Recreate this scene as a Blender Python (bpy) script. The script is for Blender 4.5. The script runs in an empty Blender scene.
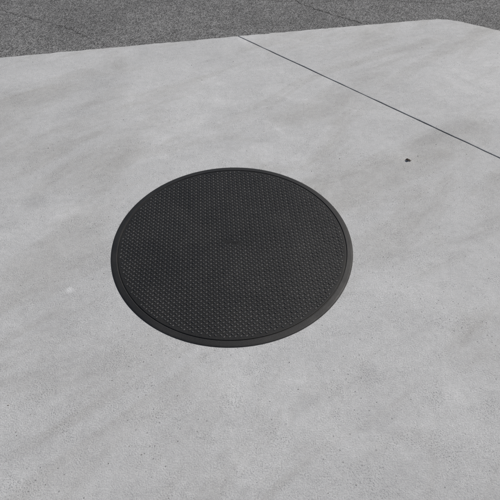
import bpy, bmesh, math, random
from mathutils import Vector, Matrix
random.seed(7)
sc=bpy.context.scene
sc.view_settings.view_transform='Standard'; sc.view_settings.look='None'
sc.view_settings.exposure=0

# ---------- node helpers
class NT:
    def __init__(s,name):
        s.m=bpy.data.materials.new(name); s.m.use_nodes=True
        s.t=s.m.node_tree; s.n=s.t.nodes; s.l=s.t.links
        s.b=s.n['Principled BSDF']
        s.co=s.n.new('ShaderNodeTexCoord').outputs['Object']
    def set(s,sock,v):
        if isinstance(v,bpy.types.NodeSocket): s.l.new(v,sock)
        else: sock.default_value=v
    def mapping(s,scale=(1,1,1),rot=0,loc=(0,0,0)):
        a=s.n.new('ShaderNodeMapping'); a.inputs['Rotation'].default_value=(0,0,rot); a.inputs['Location'].default_value=loc
        s.l.new(s.co,a.inputs[0])
        b=s.n.new('ShaderNodeMapping'); b.inputs['Scale'].default_value=scale
        s.l.new(a.outputs[0],b.inputs[0]); return b.outputs[0]
    def noise(s,scale,detail=4,rough=.55,dist=0,vec=None,out='Fac'):
        n=s.n.new('ShaderNodeTexNoise'); n.inputs['Scale'].default_value=scale
        n.inputs['Detail'].default_value=detail; n.inputs['Roughness'].default_value=rough
        n.inputs['Distortion'].default_value=dist
        s.l.new(vec or s.co,n.inputs['Vector']); return n.outputs[out]
    def vor(s,scale,feat='F1',out='Distance',vec=None):
        n=s.n.new('ShaderNodeTexVoronoi'); n.feature=feat; n.inputs['Scale'].default_value=scale; n.voronoi_dimensions='2D'
        s.l.new(vec or s.co,n.inputs['Vector']); return n.outputs[out]
    def rng(s,v,a,b,c,d):
        n=s.n.new('ShaderNodeMapRange'); s.set(n.inputs[0],v)
        for i,x in enumerate((a,b,c,d)): n.inputs[i+1].default_value=x
        return n.outputs[0]
    def mth(s,op,a,b=0.0):
        n=s.n.new('ShaderNodeMath'); n.operation=op; s.set(n.inputs[0],a); s.set(n.inputs[1],b); return n.outputs[0]
    def mul(s,*v):
        r=v[0]
        for x in v[1:]: r=s.mth('MULTIPLY',r,x)
        return r
    def spot(s,x,y,r0,r1,n):
        # distance to a mark on the ground, broken up by noise
        d=s.n.new('ShaderNodeVectorMath'); d.operation='DISTANCE'; s.l.new(s.co,d.inputs[0]); d.inputs[1].default_value=(x,y,0)
        dd=s.mth('ADD',d.outputs['Value'],s.mul(s.mth('SUBTRACT',n,.5),r1*1.6))
        return s.rng(dd,r0,r1,1,0)
    def tint(s,val,col):
        n=s.n.new('ShaderNodeVectorMath'); n.operation='SCALE'; n.inputs[0].default_value=col; s.set(n.inputs['Scale'],val); return n.outputs[0]
    def mix(s,f,a,b):
        n=s.n.new('ShaderNodeMix'); n.data_type='RGBA'; s.set(n.inputs[0],f)
        s.set(n.inputs[6],a if isinstance(a,bpy.types.NodeSocket) else (*a,1)); s.set(n.inputs[7],b if isinstance(b,bpy.types.NodeSocket) else (*b,1)); return n.outputs[2]
    def bump(s,h,dist,strength=1,prev=None):
        n=s.n.new('ShaderNodeBump'); n.inputs['Distance'].default_value=dist; n.inputs['Strength'].default_value=strength
        s.l.new(h,n.inputs['Height'])
        if prev: s.l.new(prev,n.inputs['Normal'])
        return n.outputs[0]

def concrete():
    k=NT('concrete')
    big=k.rng(k.noise(.75,3,.5,.6),.3,.7,.88,1.09)
    mm=k.noise(5,5,.68,.4); med=k.rng(mm,.3,.7,.945,1.055)
    fine=k.rng(k.noise(38,5,.8),.3,.7,.90,1.09)
    grain=k.rng(k.noise(200,3,.85),.3,.7,.76,1.22)
    st=k.rng(k.noise(1.3,5,.64,.9,k.mapping((.7,2.2,1),math.radians(-40))),.47,.66,1,.83)
    st2=k.rng(k.noise(3.0,6,.7,.5,k.mapping((.5,2.0,1),math.radians(-22),(3,1,0))),.52,.70,1,.90)
    pale=k.rng(k.noise(2.0,4,.58,1.4,k.mapping((1,1.7,1),.5,(8,4,0))),.56,.74,1,1.10)
    wear=k.rng(k.noise(2.6,4,.7),.40,.62,0,1)      # patches where paste has worn to sand
    pit=k.mul(k.rng(k.vor(120),.06,.28,1,0),k.rng(k.noise(9,3,.7),.46,.66,0,1))
    dots=k.mul(k.rng(k.vor(19),.02,.055,1,0),k.rng(k.noise(4,2),.47,.57,0,1))
    sp=k.mth('ADD',k.spot(-.725,1.225,.006,.020,mm),k.mul(k.spot(.80,2.08,.01,.09,mm),.35))
    dk=k.mth('ADD',k.spot(-1.02,1.75,.01,.07,mm),k.spot(.42,.86,.0,.05,mm))
    val=k.mul(big,med,fine,k.mth('ADD',k.mul(k.mth('SUBTRACT',grain,1),k.rng(wear,0,1,.6,1.15)),1.0),st,st2,pale)
    val=k.mul(val,k.rng(pit,0,1,1,.66),k.rng(dots,0,1,1,.42),k.rng(sp,0,1,1,1.28),k.rng(dk,0,1,1,.86),.418)
    col=k.tint(val,(.987,1.0,1.0))
    warm=k.tint(val,(1.005,1.0,.965))
    k.set(k.b.inputs['Base Color'],k.mix(k.rng(st,.83,1,.8,.15),col,warm))
    k.b.inputs['Roughness'].default_value=.75
    k.b.inputs['Specular IOR Level'].default_value=.4
    h=k.mth('ADD',k.mul(grain,1.1),k.mul(fine,1.8))
    h=k.mth('SUBTRACT',h,k.mul(pit,.4))
    k.set(k.b.inputs['Normal'],k.bump(h,.0026,.85)); return k.m

def asphalt():
    k=NT('asphalt')
    w=k.vor(150,'F1','Color'); bw=k.n.new('ShaderNodeRGBToBW'); k.l.new(w,bw.inputs[0])
    stone=k.rng(bw.outputs[0],.15,.85,.4,1.8)
    d=k.vor(150)
    gap=k.rng(d,.35,.75,1,.4)
    big=k.rng(k.noise(1.1,4,.6,.5),.3,.7,.82,1.16)
    med=k.rng(k.noise(14,4,.75),.3,.7,.80,1.20)
    val=k.mul(stone,gap,big,med,.134)
    k.set(k.b.inputs['Base Color'],k.tint(val,(1.0,1.0,.985)))
    k.b.inputs['Roughness'].default_value=.88
    k.b.inputs['Specular IOR Level'].default_value=.3
    k.set(k.b.inputs['Normal'],k.bump(k.mth('ADD',gap,med),.003,.8)); return k.m

def plain(name,col,rough,var=.2,scale=80,bump=.0005,spec=.4):
    k=NT(name)
    v=k.mul(k.rng(k.noise(scale,3,.6),.3,.7,1-var,1+var),k.rng(k.noise(5,3,.6),.3,.7,1-var,1+var))
    k.set(k.b.inputs['Base Color'],k.tint(v,col))
    k.b.inputs['Roughness'].default_value=rough
    k.b.inputs['Specular IOR Level'].default_value=spec
    return k.m

def cover_mat(name,a,b,r0,r1,spec):
    k=NT(name)
    dust=k.rng(k.noise(5,5,.72,.4),.42,.70,0,.8)
    n3=k.noise(260,3,.75); g=k.rng(n3,.3,.7,.65,1.35)
    k.set(k.b.inputs['Base Color'],k.mix(dust,k.tint(g,a),k.tint(g,b)))
    k.set(k.b.inputs['Roughness'],k.rng(k.noise(9,4,.65),.3,.7,r0,r1))
    k.b.inputs['Specular IOR Level'].default_value=spec
    k.set(k.b.inputs['Normal'],k.bump(n3,.0008,.6)); return k.m

M_con=concrete(); M_asp=asphalt()
M_cov=cover_mat('black_composite',(.0065,.0068,.0071),(.013,.0129,.0125),.52,.64,.22)
M_rim=cover_mat('black_rim',(.009,.0093,.0097),(.019,.0188,.0184),.50,.62,.26)
M_stud=cover_mat('worn_sheen_studs',(.026,.0264,.027),(.058,.0573,.056),.34,.48,.5)  # worn, dusty studs; base colour also lightened to paint in sheen
M_dark=plain('joint_dark',(.045,.043,.040),.9)
M_dirt=plain('dirt',(.19,.185,.175),.95)

def mesh(name,verts,faces,mats,parent=None):
    me=bpy.data.meshes.new(name); me.from_pydata(verts,[],faces); 
    for m in mats: me.materials.append(m)
    o=bpy.data.objects.new(name,me); sc.collection.objects.link(o)
    if parent: o.parent=parent
    return o

# ---------- asphalt to horizon
Z_A=-.006
asp=mesh('asphalt_road',[(-300,-300,Z_A),(300,-300,Z_A),(300,300,Z_A),(-300,300,Z_A)],[(0,1,2,3)],[M_asp])

# ---------- concrete slab, two bays divided by a real joint
def densify(pts,step,amp):
    out=[]
    for a,b in zip(pts[:-1],pts[1:]):
        a=Vector(a);b=Vector(b);n=max(1,int((b-a).length/step))
        for i in range(n):
            p=a.lerp(b,i/n); out.append((p.x+random.gauss(0,amp),p.y+random.gauss(0,amp)))
    out.append(tuple(pts[-1])); return out
P0=Vector((-.084,3.458)); J=Vector((1.374,-1.378)).normalized(); N=Vector((J.y,-J.x))
if N.x>0: N=-N
g=.0036
Pl=P0+N*g; Pr=P0-N*g
Jl=P0+J*11.6+N*g; Jr=P0+J*11.6-N*g
edgeL=[(-9,1.60),(-5,2.46),(-3,2.87),(-1.641,3.150),(-.8,3.315),tuple(Pl)]
left=densify(edgeL,.03,.0022)+densify([tuple(Pl),tuple(Jl)],.06,.0009)[1:]+[(8.1,-9),(-9,-9)]
edgeR=[tuple(Pr),(.6,3.59),(1.18,3.70),(1.30,3.722),(1.38,3.731),(1.45,3.725),(1.53,3.697),(1.62,3.643),(1.74,3.565),(1.95,3.44),(2.6,3.10),(4,2.5),(8.3,.6)]
right=densify(edgeR,.03,.0022)+[(8.3,-4.8)]+list(reversed(densify([tuple(Pr),tuple(Jr)],.06,.0009)[1:]))
slab=bpy.data.objects.new('concrete_pavement',None); sc.collection.objects.link(slab)
for nm,pts in (('main_bay',left),('side_bay',right)):
    bm=bmesh.new(); vs=[bm.verts.new((x,y,0)) for x,y in pts]
    f=bm.faces.new(vs); bm.normal_update()
    if f.normal.z<0: f.normal_flip()
    r=bmesh.ops.extrude_face_region(bm,geom=[f])
    for v in [e for e in r['geom'] if isinstance(e,bmesh.types.BMVert)]: v.co.z=0
    for v in vs: v.co.z=-.1
    bmesh.ops.recalc_face_normals(bm,faces=bm.faces)
    top=[e for e in bm.edges if all(v.co.z>-.01 for v in e.verts)]
    bmesh.ops.bevel(bm,geom=top,offset=.003,segments=2,affect='EDGES',profile=.5)
    me=bpy.data.meshes.new(nm); bm.to_mesh(me); bm.free(); me.materials.append(M_con)
    o=bpy.data.objects.new(nm,me); sc.collection.objects.link(o); o.parent=slab
a=P0+N*.02; b=P0-N*.02; c=P0+J*11.4-N*.02; d=P0+J*11.4+N*.02
mesh('joint_shade_strip',[(a.x,a.y,-.0045),(b.x,b.y,-.0045),(c.x,c.y,-.0045),(d.x,d.y,-.0045)],[(0,1,2,3)],[M_dark],slab)  # dark strip in the joint, coloured to stand in for shade of a deep gap

# ---------- crack ribbons
def crack(name,pts,w,z,mat,parent,jit=.012):
    P=[]
    for a,b in zip(pts[:-1],pts[1:]):
        a=Vector(a);b=Vector(b);n=max(2,int((b-a).length/.018))
        for i in range(n):
            q=a.lerp(b,i/n); P.append(Vector((q.x+random.gauss(0,jit*.5),q.y+random.gauss(0,jit*.5))))
    V=[];F=[]
    for i,p in enumerate(P):
        t=(P[min(i+1,len(P)-1)]-P[max(i-1,0)]).normalized(); n=Vector((-t.y,t.x))
        ww=w*random.uniform(.2,1.3)*min(1,(i+.3)/4,(len(P)-1-i+.3)/4)
        V+= [(p.x+n.x*ww/2,p.y+n.y*ww/2,z),(p.x-n.x*ww/2,p.y-n.y*ww/2,z)]
        if i: F.append((2*i-2,2*i-1,2*i+1,2*i))
    return mesh(name,V,F,[mat],parent)
zc=Z_A+.002
crack('crack_1',[(.10,4.75),(.388,4.02),(.62,3.83),(.87,3.63)],.0055,zc,M_dark,asp)
crack('crack_2',[(.388,4.02),(.9,4.10),(1.5,4.02),(2.4,4.25)],.004,zc+.0005,M_dark,asp)
crack('crack_3',[(-1.05,3.29),(-1.10,3.42),(-1.35,3.62),(-1.9,3.9),(-2.4,4.5)],.004,zc,M_dark,asp)
crack('crack_4',[(-.7,4.6),(-.2,4.15),(.36,4.05)],.0035,zc,M_dark,asp)
crack('hairline_crack',[(.70,.62),(.745,.545),(.79,.485)],.0009,.0012,M_dirt,slab,.006)

# ---------- manhole cover
CX,CY,R=-.077,1.480,.521
cov=bpy.data.objects.new('manhole_cover',None); sc.collection.objects.link(cov); cov.location=(CX,CY,0)
def lathe(prof,seg=192):
    V=[];F=[]
    for r,z in prof:
        for i in range(seg):
            t=2*math.pi*i/seg; V.append((r*math.cos(t),r*math.sin(t),z))
    for j in range(len(prof)-1):
        for i in range(seg):
            i2=(i+1)%seg; F.append((j*seg+i,j*seg+i2,(j+1)*seg+i2,(j+1)*seg+i))
    return V,F
V,F=lathe([(R,-.02),(R,.001),(R-.003,.0026),(R-.008,.0036),(R-.024,.0050),(R-.0255,.0047),(R-.026,.0037),(R-.026,-.02)])
mesh('frame_ring',V,F,[M_rim],cov)
ri=R-.029
V,F=lathe([(ri,-.02),(ri,.0035),(ri-.001,.0046),(ri-.003,.005)])
n0=len(V)-192
F.append(tuple(range(n0,n0+192)))
mesh('lid',V,F,[M_cov],cov)
V,F=lathe([(R-.025,.0015),(ri-.001,.0015)])
mesh('gap_ring',V,F,[M_dark],cov)  # flat dark ring closing the gap between frame and lid
V=[];F=[]
p=.0212; ang=math.radians(4)
ca,sa=math.cos(ang),math.sin(ang); zt=.0049
for i in range(-30,31):
    for j in range(-60,61):
        x=i*p+(p/2 if j%2 else 0); y=j*p*.5
        X=x*ca-y*sa; Y=x*sa+y*ca
        if math.hypot(X,Y)>ri-.010: continue
        if abs(X)<.036 and abs(Y)<.011: continue
        th=ang+(math.radians(45) if j%2 else math.radians(-45))
        L,W=.0064,.0038; h=.0028*random.uniform(.75,1.1); b=len(V)
        c,s=math.cos(th),math.sin(th)
        for (k,z) in ((1,zt),(.74,zt+h*.8),(.45,zt+h)):
            for (u,v) in ((L,0),(L*.45,W*.8),(-L*.45,W*.8),(-L,0),(-L*.45,-W*.8),(L*.45,-W*.8)):
                V.append((X+(u*c-v*s)*k,Y+(u*s+v*c)*k,z))
        for q in range(2):
            for e in range(6):
                e2=(e+1)%6; F.append((b+q*6+e,b+q*6+e2,b+q*6+6+e2,b+q*6+6+e))
        F.append(tuple(b+12+e for e in range(6)))
mesh('tread_studs',V,F,[M_stud],cov)
def box(V,F,x,y,w,h,z0,z1,ins=.001):
    b=len(V)
    for (dx,z) in ((0,z0),(ins,z1)):
        for sx,sy in ((-1,-1),(1,-1),(1,1),(-1,1)): V.append((x+sx*(w/2-dx),y+sy*(h/2-dx),z))
    for e in range(4): F.append((b+e,b+(e+1)%4,b+4+(e+1)%4,b+4+e))
    F.append((b+4,b+5,b+6,b+7))
V=[];F=[]
x=-.030
while x<.028:
    w=random.choice((.003,.005,.006)); box(V,F,x+w/2,0,w,random.choice((.009,.011)),zt,zt+.0012,.0008); x+=w+.0022
o=mesh('cast_mark',V,F,[M_cov],cov); o.rotation_euler=(0,0,ang)

# ---------- loose grit: one object
V=[];F=[]
def stone(V,F,x,y,z,r):
    bm=bmesh.new(); bmesh.ops.create_icosphere(bm,subdivisions=1,radius=r)
    b=len(V); sx,sy,sz=random.uniform(.7,1.4),random.uniform(.6,1.1),random.uniform(.4,.8); t=random.uniform(0,6.3)
    for v in bm.verts:
        k=random.uniform(.75,1.2); px,py,pz=v.co.x*sx*k,v.co.y*sy*k,v.co.z*sz*k
        V.append((x+px*math.cos(t)-py*math.sin(t),y+px*math.sin(t)+py*math.cos(t),z+pz+r*sz*.5))
    for f in bm.faces: F.append(tuple(b+v.index for v in f.verts))
    bm.free()
n=0
while n<620:
    x=random.uniform(-3,3); y=random.uniform(.0,3.4)
    if math.hypot(x-CX,y-CY)<R+.01: continue
    if y>3.40+.2*x: continue
    stone(V,F,x,y,0,random.choice((.0008,.001,.0012,.0015,.0022))*random.uniform(.7,1.25)); n+=1
for i in range(700):
    x=random.uniform(-4,1.3); y=3.465+.2*x+abs(random.gauss(0,.05))+.005
    stone(V,F,x,y,Z_A,random.uniform(.0012,.003))
for i in range(140):
    t=random.uniform(0,6.3); rr=R+abs(random.gauss(0,.006))+.001
    stone(V,F,CX+rr*math.cos(t),CY+rr*math.sin(t),0,random.uniform(.0006,.0014))
for i in range(60):
    t=random.uniform(0,6.3); rr=ri*math.sqrt(random.random())
    stone(V,F,CX+rr*math.cos(t),CY+rr*math.sin(t),.005,random.uniform(.0006,.0012))
mesh('loose_grit',V,F,[plain('grit',(.17,.162,.15),.9,.5,40)])

# small dried leaf fragment
out=[(0,0),(.006,.006),(.013,.0085),(.019,.006),(.0225,.008),(.027,.003),(.034,.001),(.026,-.004),(.02,-.0035),(.014,-.008),(.008,-.006)]
V=[];F=[]
for (x,y) in out: V.append((x,y,.003+abs(y)*.55+.002*math.sin(x*200)))
V.append((.016,0,.0015)); c=len(V)-1
for i in range(len(out)): F.append((i,(i+1)%len(out),c))
lf=mesh('dead_leaf',V,F,[plain('dead_leaf',(.045,.032,.022),.8)])
lf.location=(.795,2.06,0); lf.rotation_euler=(0,0,math.radians(-12))
so=lf.modifiers.new('s','SOLIDIFY'); so.thickness=.0006

# ---------- light
el,az=math.radians(50),math.radians(53)
w=bpy.data.worlds.new('World'); sc.world=w; w.use_nodes=True
sky=w.node_tree.nodes.new('ShaderNodeTexSky'); sky.sky_type='NISHITA'; sky.sun_disc=False
sky.sun_elevation=el; sky.sun_rotation=az; sky.air_density=1.0; sky.dust_density=3.0
bg=w.node_tree.nodes['Background']; bg.inputs[1].default_value=.085
w.node_tree.links.new(sky.outputs[0],bg.inputs[0])
sd=bpy.data.lights.new('sun','SUN'); sd.energy=3.6; sd.angle=math.radians(.5); sd.color=(1,.96,.91)
s=bpy.data.objects.new('sun',sd); sc.collection.objects.link(s)
S=Vector((math.sin(az)*math.cos(el),math.cos(az)*math.cos(el),math.sin(el)))
s.rotation_euler=S.to_track_quat('Z','Y').to_euler(); s.location=S*20

# ---------- camera
cd=bpy.data.cameras.new('camera'); cam=bpy.data.objects.new('camera',cd); sc.collection.objects.link(cam)
cd.sensor_width=36; cd.lens=36; cd.clip_end=1000; cd.clip_start=.05
cam.location=(0,0,1.6); cam.rotation_euler=(math.radians(42),0,0)
sc.camera=cam
